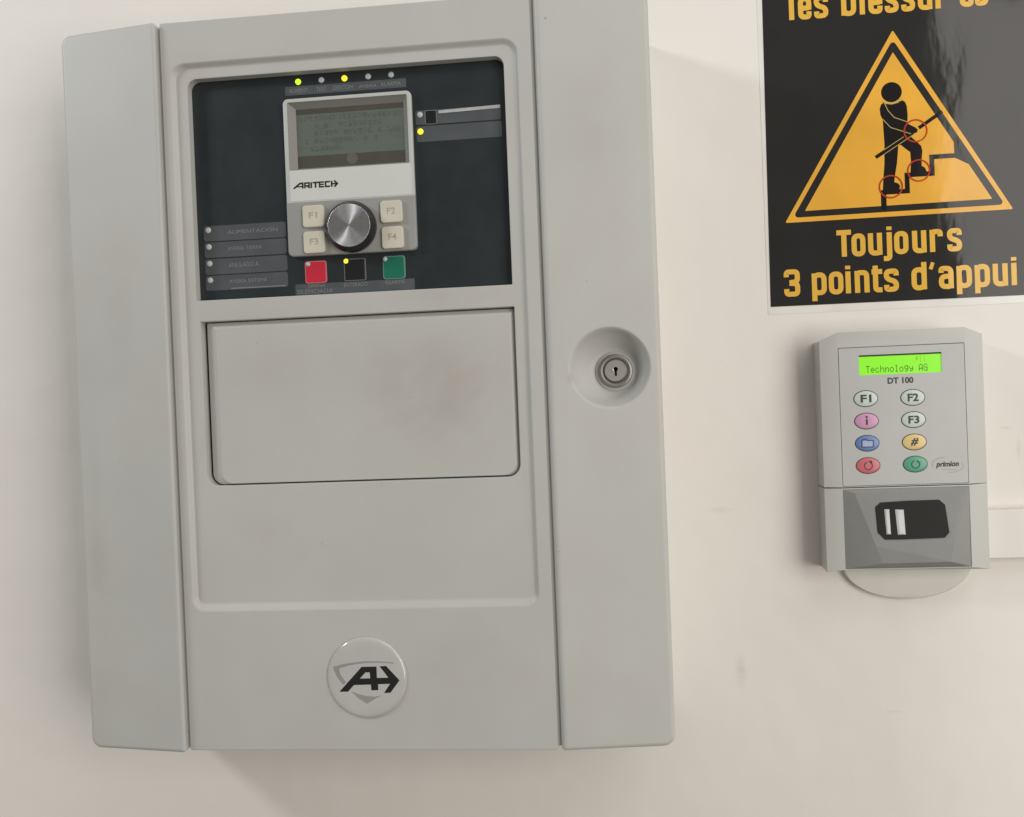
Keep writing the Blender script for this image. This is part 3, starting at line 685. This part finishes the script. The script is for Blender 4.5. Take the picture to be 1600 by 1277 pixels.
# dark band of the triangle is the sheet itself showing between
h2 = h1 + 0.05
mb = MB((225, 175, h2)); st = [h2]
def up(): st[0] += 0.006; return st[0]
mb.fill([mb.ring(circ(219.2, 214.2, 7.35, 40), up())])
body = [(213.5, 206.9), (211.5, 205.6), (210.5, 202.6), (210.8, 198.3), (212.4, 194.4), (212.6, 187.4), (213.0, 176.6), (212.4, 161.2), (211.2, 150), (210.6, 142), (222.4, 142), (223.0, 145.6), (221.6, 147.3), (219.0, 148.3), (219.4, 151.5), (221.4, 162.1), (222.8, 175.0), (224.3, 175.4), (228.6, 171.5), (231.0, 169.6), (231.3, 163.0), (230.6, 153.5), (241.2, 153.2), (242.2, 154.6), (241.0, 157.4), (238.7, 159.1), (238.9, 164.1), (239.6, 169.8), (238.8, 173.7), (235.5, 177.2), (232.3, 180.3), (231.3, 182.7), (234.2, 183.0), (236.3, 183.6), (236.9, 185.6), (235.1, 187.4), (229.7, 190.5), (230.1, 197.0), (229.7, 203.2), (228.7, 206.3), (226.9, 207.7), (224.3, 206.9), (219.0, 205.6)]
mb.fill([mb.ring(body, up())])
mb.stroke([(206.4, 167.2), (233.4, 183.6)], 2.6, up()); mb.stroke([(237.6, 186.7), (254.5, 197.6)], 2.6, up())
mb.stroke([(211.1, 128.5), (211.1, 142)], 3.9, up()); mb.stroke([(209.2, 141.2), (228.1, 141.2), (228.1, 152.9), (246.0, 152.9), (246.0, 165.0), (263.6, 165.0), (263.6, 178.5)], 3.4, up())
mb.fill([mb.ring([(261.9, 178.2), (261.9, 163.5), (272, 158)], up())])
fig = mb.obj('figure', 'pfig', Pn, smooth=False)
mb = MB((225, 175, h2)); hl = h2 + 0.12; k = [hl]
for path, w in (([(213.8, 207), (216.2, 201.0), (220.5, 195.6), (229.9, 191.6)], 0.55), ([(212.2, 195.0), (217.7, 188.4), (232, 182.8)], 0.55), ([(212.4, 172.3), (226.7, 181.0)], 0.5), ([(212.1, 168.9), (232.6, 181.4)], 0.5),
                ([(212.6, 207.9), (215, 206.3), (219.2, 205.6), (223.4, 206.5), (226.2, 208.8)], 0.9)):
    k[0] += 0.006; mb.stroke(path, w, k[0])
mb.obj('outline', 'pline', Pn, smooth=False)
for i, (x, z, r) in enumerate(((235.2, 184.8, 8.0), (236.5, 155.7, 7.7), (216.4, 145.1, 8.1))):
    mb = MB((x, z, h2)); mb.stroke(circ(x, z, r, 48), 1.0, h2 + 0.22 + 0.006 * i, True); mb.obj('red_ring', 'pred', Pn, smooth=False)

# heavy condensed poster letters, drawn as strokes on a 10.6 x 16 mm body
SW, XH = 3.7, 16.2
def rpath(pts, rad=3.3, closed=False, n=4):
    P2 = [Vector(p) for p in pts]; out = []
    for i, q in enumerate(P2):
        if not closed and i in (0, len(P2) - 1): out.append(tuple(q)); continue
        p, w = P2[i - 1], P2[(i + 1) % len(P2)]
        d = min(rad, (p - q).length * .49, (w - q).length * .49); s = q + (p - q).normalized() * d; e = q + (w - q).normalized() * d
        for k_ in range(n + 1):
            t = k_ / n; out.append(tuple(s * (1 - t) ** 2 + q * 2 * t * (1 - t) + e * t * t))
    return out
def glyph(ch, w):
    l, r, b, t = SW / 2, w - SW / 2, 1.45, XH - 1.45; H = 20.2
    o = [(rpath([(l, b), (r, b), (r, t), (l, t)], 3.6, True), True)]
    D = {'o': o, 'p': o + [([(l, -4.6), (l, XH - .2)], False)], 'b': o + [([(l, 0.2), (l, H)], False)], 'd': o + [([(r, 0.2), (r, H)], False)],
         'n': [([(l, 0), (l, XH)], False), (rpath([(l, t - 1), (l + 1, t), (r, t), (r, 0)]), False)],
         'u': [([(r, 0), (r, XH)], False), (rpath([(l, XH), (l, b), (r, b), (r, b + 4)]), False)],
         'r': [([(l, 0), (l, XH)], False), (rpath([(l, t - 1), (l + 1, t), (r, t), (r, t - 3.6)]), False)],
         'e': [(rpath([(r, 5.4), (r, b), (l, b), (l, t), (r, t), (r, 6.6)]), False), ([(l, 8.0), (r, 8.0)], False)],
         's': [(rpath([(r, 11.4), (r, t), (l, t), (l, 9.4), (r, 6.8), (r, b), (l, b), (l, 4.8)], 3.2), False)],
         'a': [(rpath([(l, 11.6), (l, t), (r, t), (r, 0)]), False), (rpath([(r, 8.9), (l, 8.9), (l, b), (r, b), (r, b + 4)]), False)],
         't': [(rpath([(2.7, XH + 3.2), (2.7, b), (w - .2, b)], 2.2), False), ([(0, XH - 1.3), (w, XH - 1.3)], False)],
         'i': [([(w / 2, 0), (w / 2, XH)], False), ([(w / 2, XH + 1.6), (w / 2, XH + 4.2)], False)],
         'j': [(rpath([(0, -3.0), (w - SW / 2, -3.0), (w - SW / 2, XH)], 2.4), False), ([(w - SW / 2, XH + 1.6), (w - SW / 2, XH + 4.2)], False)],
         'l': [([(w / 2, 0), (w / 2, H)], False)],
         'T': [([(w / 2, 0), (w / 2, 19.2)], False), ([(0, 17.8), (w, 17.8)], False)],
         '3': [(rpath([(l, 14.2), (l, 18.0), (r, 18.0), (r, 10.6), (l + 2.2, 10.0)], 2.4), False), (rpath([(l + 2.2, 9.6), (r, 9.0), (r, b), (l, b), (l, 5.4)], 2.4), False)],
         "'": [([(0.9, 14.6), (2.6, 19.6)], False)]}
    return D[ch]
def setline(items, z0):
    for ch, xa, xb_ in items:
        mb = MB(((xa + xb_) / 2, z0, h1)); ht = h1 + 0.01
        for path, closed in glyph(ch, xb_ - xa):
            ht += 0.004; mb.stroke([(xa + x, z0 + z) for x, z in path], SW if ch != "'" else 2.6, ht, closed)
        mb.obj('letter', 'ptext', Pn, smooth=False)
f2 = lambda a: 137.3 + (a - 140) * .1165
setline([(c, f2(a), f2(b)) for c, a, b in (('3', 140, 240), ('p', 313, 405), ('o', 418, 508), ('i', 522, 553), ('n', 578, 668), ('t', 683, 748), ('s', 757, 848), ('d', 925, 1018), ("'", 1035, 1065), ('a', 1090, 1180), ('p', 1198, 1290), ('p', 1307, 1398), ('u', 1415, 1505), ('i', 1522, 1562))], 68.4)
f1_ = lambda a: 176.4 + (a - 455) * .1161
setline([(c, f1_(a), f1_(b)) for c, a, b in (('T', 455, 545), ('o', 546, 632), ('u', 648, 735), ('j', 742, 795), ('o', 808, 895), ('u', 918, 1005), ('r', 1025, 1105), ('s', 1130, 1220))], 95.6)
f0 = lambda a: 147.4 + (a - 195) * .1208
setline([(c, f0(a), f0(b)) for c, a, b in (('l', 195, 237), ('e', 255, 335), ('s', 350, 435), ('b', 512, 600), ('l', 617, 655), ('e', 672, 755), ('s', 768, 850), ('s', 864, 946), ('u', 962, 1046), ('r', 1064, 1140), ('e', 1205, 1285), ('s', 1292, 1370))], 272.6)

for o in bpy.data.objects:
    for k_ in ('_base', '_org'):
        if k_ in o: del o[k_]
